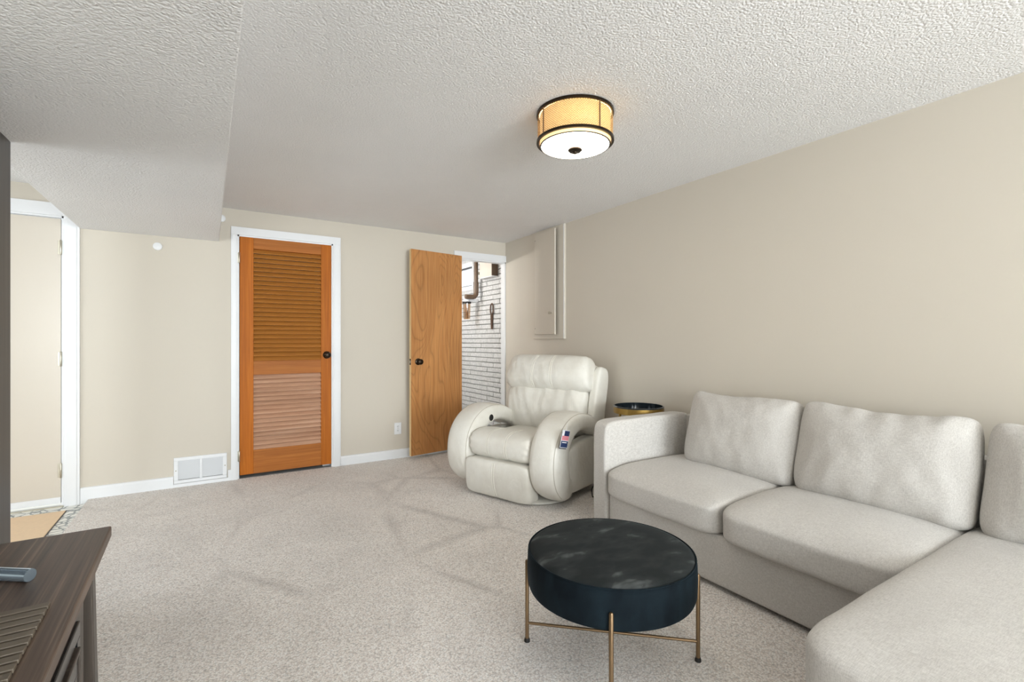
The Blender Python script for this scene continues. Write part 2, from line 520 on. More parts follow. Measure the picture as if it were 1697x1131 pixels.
# back wall pieces around the three openings, joined as one wall
mb = MB()
mb.box(L3[1], L1[0], WY, WY + TH, -0.08, CZ).box(L1[1], L2[0], WY, WY + TH, -0.08, CZ)
mb.box(L1[0], L1[1], WY, WY + TH, L1[2], CZ).box(L2[0], L2[1], WY, WY + TH, L2[2], CZ)
mb.box(L2[1], WX + 0.13, WY, WY + TH, -0.08, CZ)
mb.box(L3[0], L3[1], WY, WY + TH, L3[2], CZ).box(LX, L3[0], WY, WY + TH, -0.08, CZ)
struct(mb, 'wall_back', M['wall'], label='beige painted back wall with the doors', cat='wall')
struct(MB().box(WX, WX + 0.13, RY, WY, -0.05, CZ), 'wall_right', M['wall_r'], label='long beige painted wall behind the sofa', cat='wall')
W4 = (2.65, 4.05, 0.15, 2.05)
struct(MB().box(LX - 0.1, LX, RY, W4[0], -0.1, CZ).box(LX - 0.1, LX, W4[1], WY, -0.1, CZ).box(LX - 0.1, LX, W4[0], W4[1], -0.1, W4[2]).box(LX - 0.1, LX, W4[0], W4[1], W4[3], CZ), 'wall_left', M['wall'])
e = empty('window_4', (LX, (W4[0] + W4[1]) / 2, W4[2]), kind='structure')  # unseen opening added to let soft fill in from the entry side
hw = (W4[1] - W4[0]) / 2; hh = W4[3] - W4[2]
MB().box(-0.08, 0, -hw, -hw + 0.06, 0, hh).box(-0.08, 0, hw - 0.06, hw, 0, hh).box(-0.08, 0, -hw, hw, 0, 0.06).box(-0.08, 0, -hw, hw, hh - 0.06, hh).build('window_frame', M['white'], e)
MB().box(-0.06, -0.02, -0.03, 0.03, 0.06, hh - 0.06).build('mullion', M['white'], e)
# rear wall with two window openings
mb = MB()
W1 = (0.0, 2.7, 0.30, 2.14); W2 = (-2.25, -1.25, 0.70, 2.14)
xs = [LX, W2[0], W2[1], W1[0], W1[1], WX]
for a, b in ((0, 1), (2, 3), (4, 5)): mb.box(xs[a], xs[b], RY - 0.1, RY, -0.1, CZ)
for q in (W1, W2):
    mb.box(q[0], q[1], RY - 0.1, RY, -0.1, q[2]); mb.box(q[0], q[1], RY - 0.1, RY, q[3], CZ)
struct(mb, 'wall_rear', M['wall'])
for i, q in enumerate((W1, W2)):
    e = empty('window_%d' % (i + 1), ((q[0] + q[1]) / 2, RY, q[2]), kind='structure')
    hw = (q[1] - q[0]) / 2; hh = q[3] - q[2]
    MB().box(-hw, -hw + 0.05, -0.08, 0.0, 0, hh).box(hw - 0.05, hw, -0.08, 0, 0, hh).box(-hw, hw, -0.08, 0, 0, 0.05).box(-hw, hw, -0.08, 0, hh - 0.05, hh).build('window_frame', M['white'], e)
    MB().box(-0.02, 0.02, -0.06, -0.02, 0.05, hh - 0.05).build('mullion', M['white'], e)
# dark stained partition end at the far left, under the soffit
struct(MB().box(-0.80, -0.695, 1.75, 2.80, -0.03, SZ), 'wall_partition', M['post'], 0.003, label='dark brown stained panel reaching the soffit at the left edge', cat='partition')

# baseboards
def baseboard(name, x0, x1, y0, y1, ax):
    mb = MB()
    if ax == 'x': mb.prism([(WY, -0.03), (WY - 0.014, -0.03), (WY - 0.014, 0.07), (WY - 0.009, 0.084), (WY, 0.088)], x0, x1, 'x')
    else: mb.prism([(WX, -0.03), (WX - 0.014, -0.03), (WX - 0.014, 0.07), (WX - 0.009, 0.084), (WX, 0.088)], y0, y1, 'y')
    return struct(mb, name, M['white'])


baseboard('baseboard_back', -0.798, -0.238, 0, 0, 'x')
baseboard('baseboard_back', 1.044, 2.19, 0, 0, 'x')
baseboard('baseboard_right', 0, 0, RY, 4.66, 'y')
struct(MB().box(-0.238, 0.158, WY - 0.012, WY, -0.02, 0.026), 'trim_1', M['white'])
struct(MB().box(0.135, 0.158, WY - 0.014, WY, 0.026, 0.088), 'trim_2', M['white'])


def casing(n, x0, x1, top, wl, wr, wt, z0=-0.03, right=True):
    """door casing with a stepped profile, jamb lining and head"""
    e = empty('trim_%d' % n, ((x0 + x1) / 2, WY, z0), kind='structure')
    cx = (x0 + x1) / 2
    def loc(mb): return mb.xf(Matrix.Translation((-cx, -WY, -z0)))
    def board(a0, a1, name):
        mb = MB().box(a0, a1, WY - 0.014, WY, z0, top + 0.001)
        wd = a1 - a0
        mb2 = MB().box(a0 + wd * 0.18, a1 - wd * 0.18, WY - 0.018, WY - 0.012, z0 + 0.001, top)
        o = loc(mb).build(name, M['white'], e, 0.002); loc(mb2).build('casing_bead', M['white'], o, 0.002)
    if wl: board(x0 - wl, x0, 'casing_side')
    if wr: board(x1, x1 + wr, 'casing_side')
    loc(MB().box(x0 - wl, x1 + wr, WY - 0.0145, WY, top, top + wt)).build('casing_head', M['white'], e, 0.002)
    loc(MB().box(x0 - 0.001, x0 + 0.012, WY - 0.002, WY + TH, z0, top)).build('jamb', M['white'], e)
    loc(MB().box(x1 - 0.012, x1 + 0.001, WY - 0.002, WY + TH, z0, top)).build('jamb', M['white'], e)
    loc(MB().box(x0, x1, WY - 0.002, WY + TH, top - 0.012, top + 0.001)).build('jamb', M['white'], e)
    return e


casing(3, L1[0], L1[1], L1[2], 0.048, 0.068, 0.066)
casing(4, L2[0], L2[1], L2[2], 0.056, 0.0, 0.072)
casing(5, L3[0], L3[1], L3[2], 0.09, 0.088, 0.09, -0.035)

# ------------------------------------------------------------------ louvre door
D1 = empty('door_1', ((L1[0] + L1[1]) / 2, WY + 0.02, 0.028), kind='structure', label='honey-stained wooden louvre door closed in its white frame', cat='door')
dx0, dx1 = L1[0] + 0.016, L1[1] - 0.014
cx = (L1[0] + L1[1]) / 2
ZB = 0.028
px0, px1 = 0.324, 0.872
z_up0, z_up1, z_lo0, z_lo1 = 0.994, 1.956, 0.23, 0.8755
def d1(mb): return mb.xf(Matrix.Translation((-cx, -(WY + 0.02), -ZB)))
y0, y1 = WY - 0.002, WY + 0.033
d1(MB().box(dx0, px0, y0, y1, 0.028, 2.05)).build('stile', M['oakdoor'], D1, 0.002)
d1(MB().box(px1, dx1, y0, y1, 0.028, 2.05)).build('stile', M['oakdoor'], D1, 0.002)
d1(MB().box(px0, px1, y0 + 0.001, y1, z_up1, 2.05)).build('rail', M['oakrail'], D1, 0.002)
d1(MB().box(px0, px1, y0 + 0.001, y1, z_lo1, z_up0)).build('rail', M['oakrail'], D1, 0.002)
d1(MB().box(px0, px1, y0 + 0.001, y1, 0.028, z_lo0)).build('rail', M['oakrail'], D1, 0.002)


def slats(za, zb, n, mat):
    p = (zb - za) / n
    L = (px1 - px0) / 2 - 0.0005
    m0 = MB().box(-L, L, -0.004, 0.004, -0.0225, 0.0225).xf(Matrix.Rotation(math.radians(-42), 4, 'X'))
    first = None
    for i in range(n):
        if first is None: o = first = m0.build('slat', mat, D1, 0.0008)
        else: o = copy_part(first, D1)
        o.location = ((px0 + px1) / 2 - cx, (WY + 0.0155) - (WY + 0.02), za + (i + 0.5) * p - ZB)


slats(z_up0, z_up1, 25, M['slat'])
slats(z_lo0, z_lo1, 17, M['slat_sheen'])


def knob(parent, loc, rz, mat, ros=0.034):
    k = MB().lathe([(0.0, 0.0), (ros, 0.0), (ros, -0.006), (ros * 0.8, -0.010), (0.013, -0.014), (0.012, -0.034), (0.020, -0.038),
                    (0.0275, -0.047), (0.0285, -0.056), (0.024, -0.064), (0.012, -0.068), (0.0, -0.069)], 28, ax='y').build('door_knob', mat, parent, smooth=True)
    k.location = loc; k.rotation_euler = (0, 0, rz); return k


knob(D1, (0.921 - cx, -0.022, 1.037 - ZB), 0, M['bronze'])


def hinge(parent, loc, h=0.085):
    m = MB().lathe([(0, -h / 2 - 0.004), (0.004, -h / 2 - 0.004), (0.0065, -h / 2), (0.0065, h / 2), (0.004, h / 2 + 0.004), (0, h / 2 + 0.004)], 12)
    m.box(-0.018, 0.0, 0.004, 0.006, -h / 2, h / 2)
    o = m.build('hinge', M['nickel'], parent, smooth=True); o.location = loc; return o


hinge(D1, (dx0 - 0.004 - cx, -0.028, 1.868 - ZB)); hinge(D1, (dx0 - 0.004 - cx, -0.028, 0.19 - ZB))
# closet darkness behind the louvres
struct(MB().box(L1[0] - 0.3, L1[1] + 0.3, WY + 0.5, WY + 0.55, 0, CZ).box(L1[0] - 0.32, L1[0] - 0.3, WY + TH, WY + 0.55, 0, CZ).box(L1[1] + 0.3, L1[1] + 0.32, WY + TH, WY + 0.55, 0, CZ), 'wall_closet', M['wall'])
struct(MB().box(L1[0] - 0.32, L1[1] + 0.32, WY + 0.0, WY + 0.55, -0.05, -0.002), 'floor_closet', M['mortar'])
struct(MB().box(L1[0] - 0.32, L1[1] + 0.32, WY + TH, WY + 0.55, 2.12, 2.14), 'ceiling_closet', M['wall'])

# ------------------------------------------------------------------ painted entry door at the left
D3 = empty('door_3', (-1.30, WY, -0.03), kind='structure', label='flat beige painted door with white sweep at the far left', cat='door')
M['doorpaint'] = paint('beige_door_gloss', srgb(213, 204, 190), 0.28, 0.06, 40, 0.5)
def d3(mb): return mb.xf(Matrix.Translation((1.30, -WY, 0.03)))
d3(MB().box(L3[0] + 0.016, L3[1] - 0.018, WY + 0.006, WY + 0.045, -0.008, 2.048)).build('door_panel', M['doorpaint'], D3, 0.002)
d3(MB().box(L3[0] + 0.016, L3[1] - 0.018, WY - 0.003, WY + 0.006, -0.006, 0.038)).build('door_sweep', M['white'], D3, 0.002)
d3(MB().box(L3[0], L3[1], WY - 0.02, WY + TH, -0.035, -0.022)).build('threshold', M['nickel'], D3, 0.003)
for hz in (1.84, 1.035, 0.23): hinge(D3, (L3[1] - 0.016 + 1.30, -0.004, hz + 0.03), 0.1)

# ------------------------------------------------------------------ open birch slab door
ang = math.radians(9.35)
D2 = empty('door_2', (2.275, 4.66, 0.035), ang, kind='structure', label='plain birch veneer door standing open against the back wall', cat='door')
wd = 0.605
MB().box(-wd, 0.0, -0.0025, 0.0025, 0, 2.035).xf(Matrix.Translation((0, -0.0155, 0))).build('door_face', M['ply'], D2)
MB().box(-wd, 0.0, -0.013, 0.018, 0, 2.035).build('door_core', M['plyedge'], D2)
knob(D2, (-wd + 0.075, -0.018, 0.925), 0, M['bronze'], 0.033)
MB().box(-wd - 0.0015, -wd + 0.001, -0.010, 0.012, 0.895, 0.955).build('latch_plate', M['bronze'], D2, 0.0005)
MB().prism([(-0.006, -0.012), (0.006, -0.012), (0.006, 0.012), (-0.006, 0.012)], -wd - 0.010, -wd - 0.001, 'x').xf(Matrix.Translation((0, 0, 0.925))).build('latch_bolt', M['nickel'], D2)
for hz in (0.2, 1.02, 1.83): hinge(D2, (0.004, 0.006, hz))

# ------------------------------------------------------------------ utility room behind the doorway
BX = 2.98
BW = empty('wall_utility', (BX, 5.5, 0), kind='structure', label='white painted brick wall seen through the open doorway', cat='wall')
MB().box(0.0, 0.12, -0.73, 1.8, -0.05, 1.84).box(0, 0.12, -0.73, 0.20, 1.84, CZ).box(0, 0.12, 0.2, 1.8, 2.2, CZ).build('mortar_bed', M['mortar'], BW)
LB, HB = 0.307, 0.0598
bricks = []
for v_ in range(3):
    def fnb(P, q, v_=v_):
        P.x += 0.004 * nz(P.y * 14 + v_ * 9, P.z * 30, v_) * (1 if q.x < 0 else 0)
        return P
    mbk = MB().box(-0.020, 0.02, -LB / 2 + 0.004, LB / 2 - 0.004, -HB / 2 + 0.0045, HB / 2 - 0.0045)
    mbk.v = [(p[0] + random.uniform(-0.003, 0.003), p[1] + random.uniform(-0.002, 0.002), p[2] + random.uniform(-0.0015, 0.0015)) for p in mbk.v]
    bricks.append(mbk)
protos = [None] * 3; cut = {}
for r in range(2, 38):
    zc = (r + 0.5) * HB
    if zc > CZ - 0.02: break
    off = (0.5 if r % 2 else 0.0) * LB
    y = 4.86 + off - LB
    while y < 6.55:
        ya, yb = max(y, 4.775), min(y + LB, 6.6)
        inwin = 1.84 < zc < 2.2
        if inwin: yb = min(yb, 5.68)
        wdt = yb - ya
        if wdt > 0.04:
            if abs(wdt - LB) < 1e-4:
                k = random.randrange(3)
                if protos[k] is None: o = protos[k] = bricks[k].build('brick', M['brick'], BW, 0.003, seg=1)
                else: o = copy_part(protos[k], BW)
            else:
                key = round(wdt, 3)
                if key not in cut:
                    o = cut[key] = MB().box(-0.02, 0.02, -wdt / 2 + 0.004, wdt / 2 - 0.004, -HB / 2 + 0.0045, HB / 2 - 0.0045).build('brick', M['brick'], BW, 0.003, seg=1)
                else: o = copy_part(cut[key], BW)
            o.location = (random.uniform(-0.004, 0.003), (ya + yb) / 2 - 5.5, zc)
        y += LB
struct(MB().box(0.9, 3.1, 7.2, 7.3, -0.05, CZ), 'wall_utility_far', M['utilwhite'])
struct(MB().box(0.9, 1.0, WY + TH, 7.2, -0.05, CZ), 'wall_utility_left', M['utilwhite'])
# utility window set in the brick
UW = empty('window_3', (BX, 6.2, 1.84), kind='structure', label='small white framed window high in the brick wall', cat='window')
def uw(mb): return mb.xf(Matrix.Translation((-BX, -6.2, -1.84)))
uw(MB().box(BX - 0.03, BX + 0.1, 5.68, 6.75, 1.84, 1.90)).build('window_sill', M['white'], UW, 0.004)
uw(MB().box(BX - 0.03, BX + 0.1, 5.68, 6.75, 2.16, 2.22)).build('window_head', M['white'], UW, 0.004)
uw(MB().box(BX - 0.025, BX + 0.09, 5.68, 5.72, 1.90, 2.16)).build('window_frame', M['white'], UW, 0.003)
uw(MB().box(BX - 0.005, BX + 0.02, 5.72, 5.745, 1.90, 2.16).box(BX - 0.005, BX + 0.02, 5.745, 6.75, 2.135, 2.16).box(BX - 0.005, BX + 0.02, 5.745, 6.75, 1.90, 1.915)).build('sash', M['tagback'], UW)
uw(MB().box(BX + 0.003, BX + 0.007, 5.745, 6.75, 1.915, 2.135)).build('pane', M['glass'], UW)
# added bulb, out of view, to brighten the utility room
ub = empty('utility_fill_bulb', (1.75, 5.5, 2.1), label='added unseen bulb brightening the utility room beyond the doorway', cat='added fill light')
MB().lathe([(0.0, -0.06), (0.02, -0.055), (0.03, -0.03), (0.026, 0.0), (0.014, 0.03), (0.014, 0.05), (0, 0.05)], 20).build('bulb_glass', emit('fill_bulb_glow', (1, 0.97, 0.92, 1), 6), ub)
MB().lathe([(0, 0.05), (0.02, 0.05), (0.024, 0.1), (0.05, 0.15), (0.05, CZ - 2.1 - 0.0005), (0, CZ - 2.1 - 0.0005)], 20).build('lamp_holder', M['white'], ub)
pl = bpy.data.lights.new('bulb_fill_light', 'POINT'); pl.energy = 24; pl.shadow_soft_size = 0.06; pl.color = (1, 0.97, 0.93)
po = bpy.data.objects.new('bulb_fill_light', pl); po.location = (0, 0, -0.12); po.parent = ub; C.objects.link(po)

# drain pipe with elbow and stub
pp = empty('drain_pipe', (2.885, 5.47, 1.715), label='brown pipe with elbow fixed on the white brick wall', cat='pipe')
MB().tube([(0, 0, 0.12), (0, 0, CZ - 1.715)], 0.026, 18).build('pipe', M['pvc'], pp, smooth=True)
MB().tube([(0, 0, 0.20), (0, 0, 0.12), (0, 0, 0.07), (-0.005, 0, 0.04), (-0.022, 0, 0.018), (-0.05, 0, 0.01)], 0.033, 18).build('elbow', M['pvc'], pp, smooth=True)
MB().tube([(-0.04, 0, 0.01), (-0.15, 0, 0.01)], [0.031, 0.031], 18).build('stub', M['pvc'], pp, smooth=True)
MB().box(0.0, 0.074, -0.012, 0.012, 0.30, 0.33).build('pipe_strap', M['nickel'], pp)
# water filter
wf = empty('water_filter', (2.80, 5.565, 1.445), label='amber cartridge water filter hanging below the brown pipe', cat='water filter')
MB().lathe([(0, 0.0), (0.036, 0.0), (0.042, 0.012), (0.046, 0.20), (0, 0.20)], 28).build('housing', M['amber'], wf, smooth=True)
MB().lathe([(0, 0.01), (0.022, 0.01), (0.022, 0.19), (0, 0.19)], 20).build('cartridge', M['tablegold'], wf, smooth=True)
MB().lathe([(0, 0.2), (0.055, 0.2), (0.057, 0.222), (0, 0.222)], 28).build('collar', M['black'], wf, smooth=True)
MB().lathe([(0, 0.222), (0.045, 0.222), (0.045, 0.262), (0.03, 0.275), (0, 0.275)], 28).box(0.03, 0.155, -0.02, 0.02, 0.225, 0.26).build('filter_head', M['paper'], wf)
# service box in the corner by the ceiling
sb = empty('service_box', (2.92, 5.2, 1.94), label='beige box with a dark brown side high on the brick wall', cat='box')
MB().box(-0.045, 0.035, -0.145, 0.16, 0.012, CZ - 1.94 - 0.001).build('body', M['cardbeige'], sb, 0.003)
MB().box(-0.046, 0.036, -0.158, -0.145, 0.012, CZ - 1.94 - 0.001).build('side_board', M['boxbrown'], sb, 0.002)
MB().box(-0.049, 0.037, -0.162, 0.162, 0.0, 0.012).build('bottom_plate', M['utilwhite'], sb, 0.002)
# loop tool hanging on the bricks
lp = empty('hanging_strap_loop', (2.945, 5.17, 1.31), label='brown looped strap tool hanging on the white bricks', cat='strap')
loop = [(0.0, 0.036 * math.sin(a), 0.245 + 0.068 * math.cos(a)) for a in [2 * PI * i / 24 for i in range(24)]]
MB().tube(loop, 0.0085, 8, True).build('loop', M['strap'], lp, smooth=True)
MB().tube([(0, 0, 0.185), (0, 0.002, 0.1), (0, -0.001, 0.0)], [0.018, 0.017, 0.013], 10).build('handle', M['strap'], lp, smooth=True)
MB().tube([(0, 0, 0.312), (0.02, 0, 0.318)], 0.004, 8).build('nail', M['nickel'], lp)

# ------------------------------------------------------------------ things on the walls
vg = empty('return_air_grille', (-0.054, WY, 0.028), label='white metal air return grille low on the back wall', cat='vent')
hw = 0.182; H = 0.206
MB().box(-hw, hw, -0.012, 0, 0, 0.026).box(-hw, hw, -0.012, 0, H - 0.026, H).box(-hw, -hw + 0.03, -0.012, 0, 0.026, H - 0.026).box(hw - 0.03, hw, -0.012, 0, 0.026, H - 0.026).build('frame', M['white'], vg, 0.003)
MB().box(-0.009, 0.009, -0.012, -0.001, 0.026, H - 0.026).build('divider', M['white'], vg, 0.002)
MB().box(-hw + 0.03, hw - 0.03, -0.0015, 0, 0.026, H - 0.026).build('backing', M['darkgap'], vg)
mb = MB()
for i in range(18):
    z = 0.030 + i * 0.0083
    mb.prism([(-0.010, z), (-0.009, z), (-0.002, z + 0.0078), (-0.003, z + 0.0078)], -hw + 0.03, hw - 0.03, 'x')
tag(mb.build('louvre_fins', M['white'], vg), kind='stuff')
for sx in (-1, 1): MB().lathe([(0, -0.0135), (0.004, -0.0135), (0.005, -0.012), (0, -0.012)], 12, (sx * (hw - 0.014), 0, H / 2), 'y').build('screw', M['nickel'], vg)

ot = empty('wall_outlet', (1.594, WY, 0.237), label='white double power outlet low on the wall by the open door', cat='outlet')
MB().box(-0.036, 0.036, -0.006, 0, 0, 0.115).build('cover_plate', M['white'], ot, 0.003)
for z in (0.037, 0.078):
    s_ = MB().lathe([(0, -0.008), (0.015, -0.008), (0.0165, -0.006), (0, -0.006)], 20, (0, 0, z), 'y').build('socket', M['white'], ot)
    MB().box(-0.007, -0.0045, -0.0086, -0.0075, z - 0.002, z + 0.008).box(0.0045, 0.007, -0.0086, -0.0075, z - 0.002, z + 0.008).box(-0.002, 0.002, -0.0086, -0.0075, z - 0.010, z - 0.006).build('slots', M['black'], s_)
MB().lathe([(0, -0.0075), (0.003, -0.0075), (0.0035, -0.006), (0, -0.006)], 10, (0, 0, 0.0575), 'y').build('screw', M['nickel'], ot)


def cap(loc, label):
    e = empty('wall_disc', loc, label=label, cat='wall disc', group='round white caps on the back wall')
    MB().lathe([(0, -0.012), (0.022, -0.0115), (0.029, -0.008), (0.031, 0.0), (0, 0.0)], 32, ax='y').build('disc_cover', M['white'], e, smooth=True)


cap((-0.34, WY, 1.907), 'round white cap on the wall just below the soffit')
cap((0.088, WY, 2.185), 'round white cap half hidden by the soffit above the louvre door')

# access panel on the right wall
ap = empty('access_panel', (WX, 3.847, 1.185), label='beige painted breaker panel cover with door ajar on the right wall', cat='panel')
MB().box(-0.022, 0, -0.253, 0.253, 0, 1.088).build('frame', M['wall'], ap, 0.003)
MB().box(-0.0235, -0.021, -0.251, -0.243, 0.004, 1.08).build('edge_bead', M['white'], ap, 0.001)
M['paneldoor'] = paint('panel_door_paint', srgb(212, 204, 190), 0.5)
pdr = MB().box(-0.014, 0.0, -0.377, 0.0, 0, 1.01).build('panel_door', M['paneldoor'], ap, 0.002)
pdr.location = (-0.024, 0.21, 0.045); pdr.rotation_euler = (0, 0, math.radians(-4.5))
k_ = MB().lathe([(0.006, 0.0), (0.006, -0.014), (0.013, -0.02), (0.013, -0.026), (0.008, -0.03), (0, -0.03)], 18, ax='x').build('knob', M['nickel'], pdr, smooth=True)
k_.location = (-0.014, -0.315, 0.205)
for z in (0.06, 0.95): 
    q = MB().lathe([(0, -0.004), (0.003, -0.004), (0.003, 0), (0, 0)], 10, ax='x').build('screw', M['bronze'], pdr); q.location = (-0.0145, -0.015, z)

# ------------------------------------------------------------------ ceiling lamp
LPX, LPY = 1.5125, 1.8375
lm = empty('ceiling_lamp', (LPX, LPY, CZ), label='drum ceiling light with bronze rings and gold mesh shade', cat='ceiling light')
MB().lathe([(0, 0), (0.15, 0.0), (0.15, -0.010), (0, -0.010)], 56).build('ceiling_plate', M['white'], lm)
def ring(z0, z1, r0, r1): return MB().lathe([(r0, z0), (r1, z0), (r1, z1), (r0, z1), (r0, z0)], 72, closed=False)
ring(-0.014, -0.001, 0.176, 0.187).build('top_ring', M['bronze'], lm)
ring(-0.146, -0.134, 0.176, 0.187).build('bottom_ring', M['bronze'], lm)
# mesh cylinder with uv
me = bpy.data.meshes.new('mesh_shade'); seg = 72; vv = []; ff = []
for i in range(seg):
    a = 2 * PI * i / seg
    vv += [(0.182 * math.cos(a), 0.182 * math.sin(a), -0.136), (0.182 * math.cos(a), 0.182 * math.sin(a), -0.012)]
for i in range(seg):
    j = (i + 1) % seg; ff.append((2 * i, 2 * j, 2 * j + 1, 2 * i + 1))
me.from_pydata(vv, [], ff); uvl = me.uv_layers.new()
for i, p in enumerate(me.polygons):
    for li, (a, b) in zip(p.loop_indices, ((i / seg, 0), ((i + 1) / seg, 0), ((i + 1) / seg, 1), (i / seg, 1))): uvl.data[li].uv = (a, b)
    p.use_smooth = True
me.materials.append(M['meshshade']); o = bpy.data.objects.new('mesh_shade', me); o.parent = lm; C.objects.link(o)
sd = o.modifiers.new('thickness', 'SOLIDIFY'); sd.thickness = 0.001
for a in (268, 358, 88, 178):
    r_ = math.radians(a)
    b_ = MB().box(-0.0015, 0.0015, -0.003, 0.003, -0.140, -0.008).build('strap', M['brass'], lm)
    b_.location = (0.1845 * math.cos(r_), 0.1845 * math.sin(r_), 0); b_.rotation_euler = (0, 0, r_)
MB().lathe([(0.168, -0.012), (0.170, -0.012), (0.170, -0.158), (0.168, -0.158), (0.168, -0.012)], 72, closed=False).build('inner_drum', M['lampdrum'], lm, smooth=True)
ring(-0.161, -0.158, 0.164, 0.1705).build('diffuser_rim', M['bronze'], lm)
MB().lathe([(0.167, -0.158), (0.167, -0.160), (0.145, -0.166), (0.09, -0.172), (0.04, -0.175), (0, -0.1755)], 64).build('diffuser', M['lampdisc'], lm, smooth=True)
MB().lathe([(0.0, -0.172), (0.033, -0.174), (0.035, -0.181), (0.028, -0.188), (0.012, -0.189), (0.009, -0.197), (0.0, -0.201)], 28).build('finial', M['bronze'], lm, smooth=True)

# ------------------------------------------------------------------ sectional sofa
so = empty('sectional_sofa', (2.3, 1.2, 0), label='oatmeal linen sectional sofa with chaise along the right wall', cat='sofa')
def sl(x, y, z): return (x - 2.3, y - 1.2, z)


def block(x0, x1, y0, y1, z0, z1, name, k=9.0, n=18, puff=0.0, wr=0.0, seed=0.0, ax=2, fn2=None, par=so):
    hx, hy, hz = (x1 - x0) / 2, (y1 - y0) / 2, (z1 - z0) / 2
    c = Vector(sl((x0 + x1) / 2, (y0 + y1) / 2, (z0 + z1) / 2))

    def fn(P, q):
        if puff:
            o1, o2 = [i for i in range(3) if i != ax]
            bl = max(0.0, 1 - abs(q[o1]) ** 2.2) * max(0.0, 1 - abs(q[o2]) ** 2.2)
            P[ax] += puff * bl * (1 if q[ax] > 0 else -1) * min(1, abs(q[ax]) * 1.2)
        if wr:
            P += Vector((nz(P.x * 5 + seed, P.y * 5, P.z * 5), nz(P.x * 5, P.y * 5 + seed + 7, P.z * 5), nz(P.x * 5, P.y * 5, P.z * 5 + seed + 3))) * wr
            P += Vector((nz(P.x * 13 + seed, P.y * 13, P.z * 13), nz(P.x * 13, P.y * 13 + seed, P.z * 13), nz(P.x * 13, P.y * 13, P.z * 13 + seed))) * wr * 0.35
        if fn2: P = fn2(P, q)
        return P
    mb = pillow(hx, hy, hz, n, k, fn)
    o = soft(mb, name, M['linen'], par); o.location = c
    return o


FX = 2.01
block(FX, 2.74, 0.60, 2.15, 0.02, 0.26, 'seat_base', 24, 24)
block(2.735, 2.834, -0.28, 2.262, 0.02, 0.676, 'back_frame', 14, 24)
block(FX - 0.005, 2.80, 2.148, 2.272, 0.018, 0.683, 'arm', 11, 26, wr=0.003, seed=2)
block(1.25, 2.74, -0.28, 0.655, 0.02, 0.26, 'chaise_base', 24, 24)


def seatdrop(P, q):
    # cushion front rolls down a little
    if q.x < -0.4 and q.z > 0: P.z -= 0.035 * q.z * ((-q.x - 0.4) / 0.6) ** 2
    return P


block(1.965, 2.73, 1.388, 2.146, 0.248, 0.425, 'seat_cushion', 9, 34, 0.020, 0.004, 1.3, fn2=seatdrop)
block(1.955, 2.73, 0.662, 1.386, 0.248, 0.425, 'seat_cushion', 9, 34, 0.022, 0.004, 5.1, fn2=seatdrop)
block(1.225, 2.73, -0.275, 0.668, 0.248, 0.432, 'chaise_cushion', 11, 36, 0.014, 0.003, 9.7)


def backcushion(y0, y1, zt, seed, dip=0.0, rot=0.0):
    hx, hy, hz = 0.095, (y1 - y0) / 2, (zt - 0.40) / 2

    def fn(P, q):
        bl = max(0, 1 - abs(q.y) ** 2.4) * max(0, 1 - abs(q.z) ** 2.4)
        P.x += 0.035 * bl * (1 if q.x > 0 else -1) * min(1, abs(q.x) * 1.3)
        ed = max(abs(q.y), abs(q.z))
        # pinched corners, soft sagging top
        if q.z > 0.3: P.z -= dip * max(0, 1 - abs(q.y + 0.05) * 1.2) * (q.z - 0.3)
        cr = (abs(q.y) * abs(q.z)) ** 4
        P.y -= 0.012 * cr * (1 if q.y > 0 else -1); P.z += 0.012 * cr * (1 if q.z > 0 else -0.3)
        P += Vector((nz(P.x * 4 + seed, P.y * 4, P.z * 4), nz(P.x * 4, P.y * 4 + seed, P.z * 4), nz(P.x * 4, P.y * 4, P.z * 4 + seed))) * 0.012
        P += Vector((nz(seed, P.y * 16, P.z * 9), 0, nz(P.y * 14, seed + 5, P.z * 6))) * 0.005
        # gathers along the top seam
        if q.z > 0.75: P.x += 0.006 * math.sin(P.y * 55 + seed * 3 + 2 * nz(P.y * 6, seed, 0)) * (q.z - 0.75) / 0.25
        return P
    mb = pillow(hx, hy, hz, 38, 11.0, fn, 0, 3.2)
    o = soft(mb, 'back_cushion', M['linen'], so)
    o.location = sl(2.575, (y0 + y1) / 2, 0.405 + hz); o.rotation_euler = (0, math.radians(14), math.radians(rot))
    return o


backcushion(1.325, 1.985, 0.845, 1.0, 0.01)
backcushion(0.632, 1.318, 0.855, 4.0, 0.035)
backcushion(-0.10, 0.622, 0.84, 8.0, 0.02)
# ------------------------------------------------------------------ round ottoman
OX, OY = 1.277, 1.347
ott = empty('round_ottoman', (OX, OY, 0), math.radians(0), label='round dark teal velvet ottoman on thin brass legs', cat='ottoman')
R0 = 0.308; OT, OB = 0.393, 0.245
prof = [(0, OB), (R0 - 0.02, OB), (R0 - 0.005, OB + 0.008), (R0, OB + 0.022), (R0 + 0.002, (OT + OB) / 2), (R0, OT - 0.022), (R0 - 0.006, OT - 0.010)]
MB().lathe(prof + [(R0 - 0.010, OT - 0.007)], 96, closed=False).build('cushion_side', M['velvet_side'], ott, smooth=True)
mbt = MB().lathe([(R0 - 0.008, OT - 0.008), (R0 - 0.014, OT - 0.004), (R0 - 0.03, OT), (R0 - 0.1, OT + 0.003), (R0 - 0.2, OT + 0.005), (0, OT + 0.006)], 96)
mbt.build('cushion_top', M['velvet'], ott, smooth=True)
MB().tube([((R0 - 0.004) * math.cos(2 * PI * i / 96), (R0 - 0.004) * math.sin(2 * PI * i / 96), OT - 0.0085) for i in range(96)], 0.0032, 6, True).build('piping', M['velvet_side'], ott, smooth=True)
la = math.atan2(1.150 - 1.364, 1.526 - 1.294)
legR = 0.3145
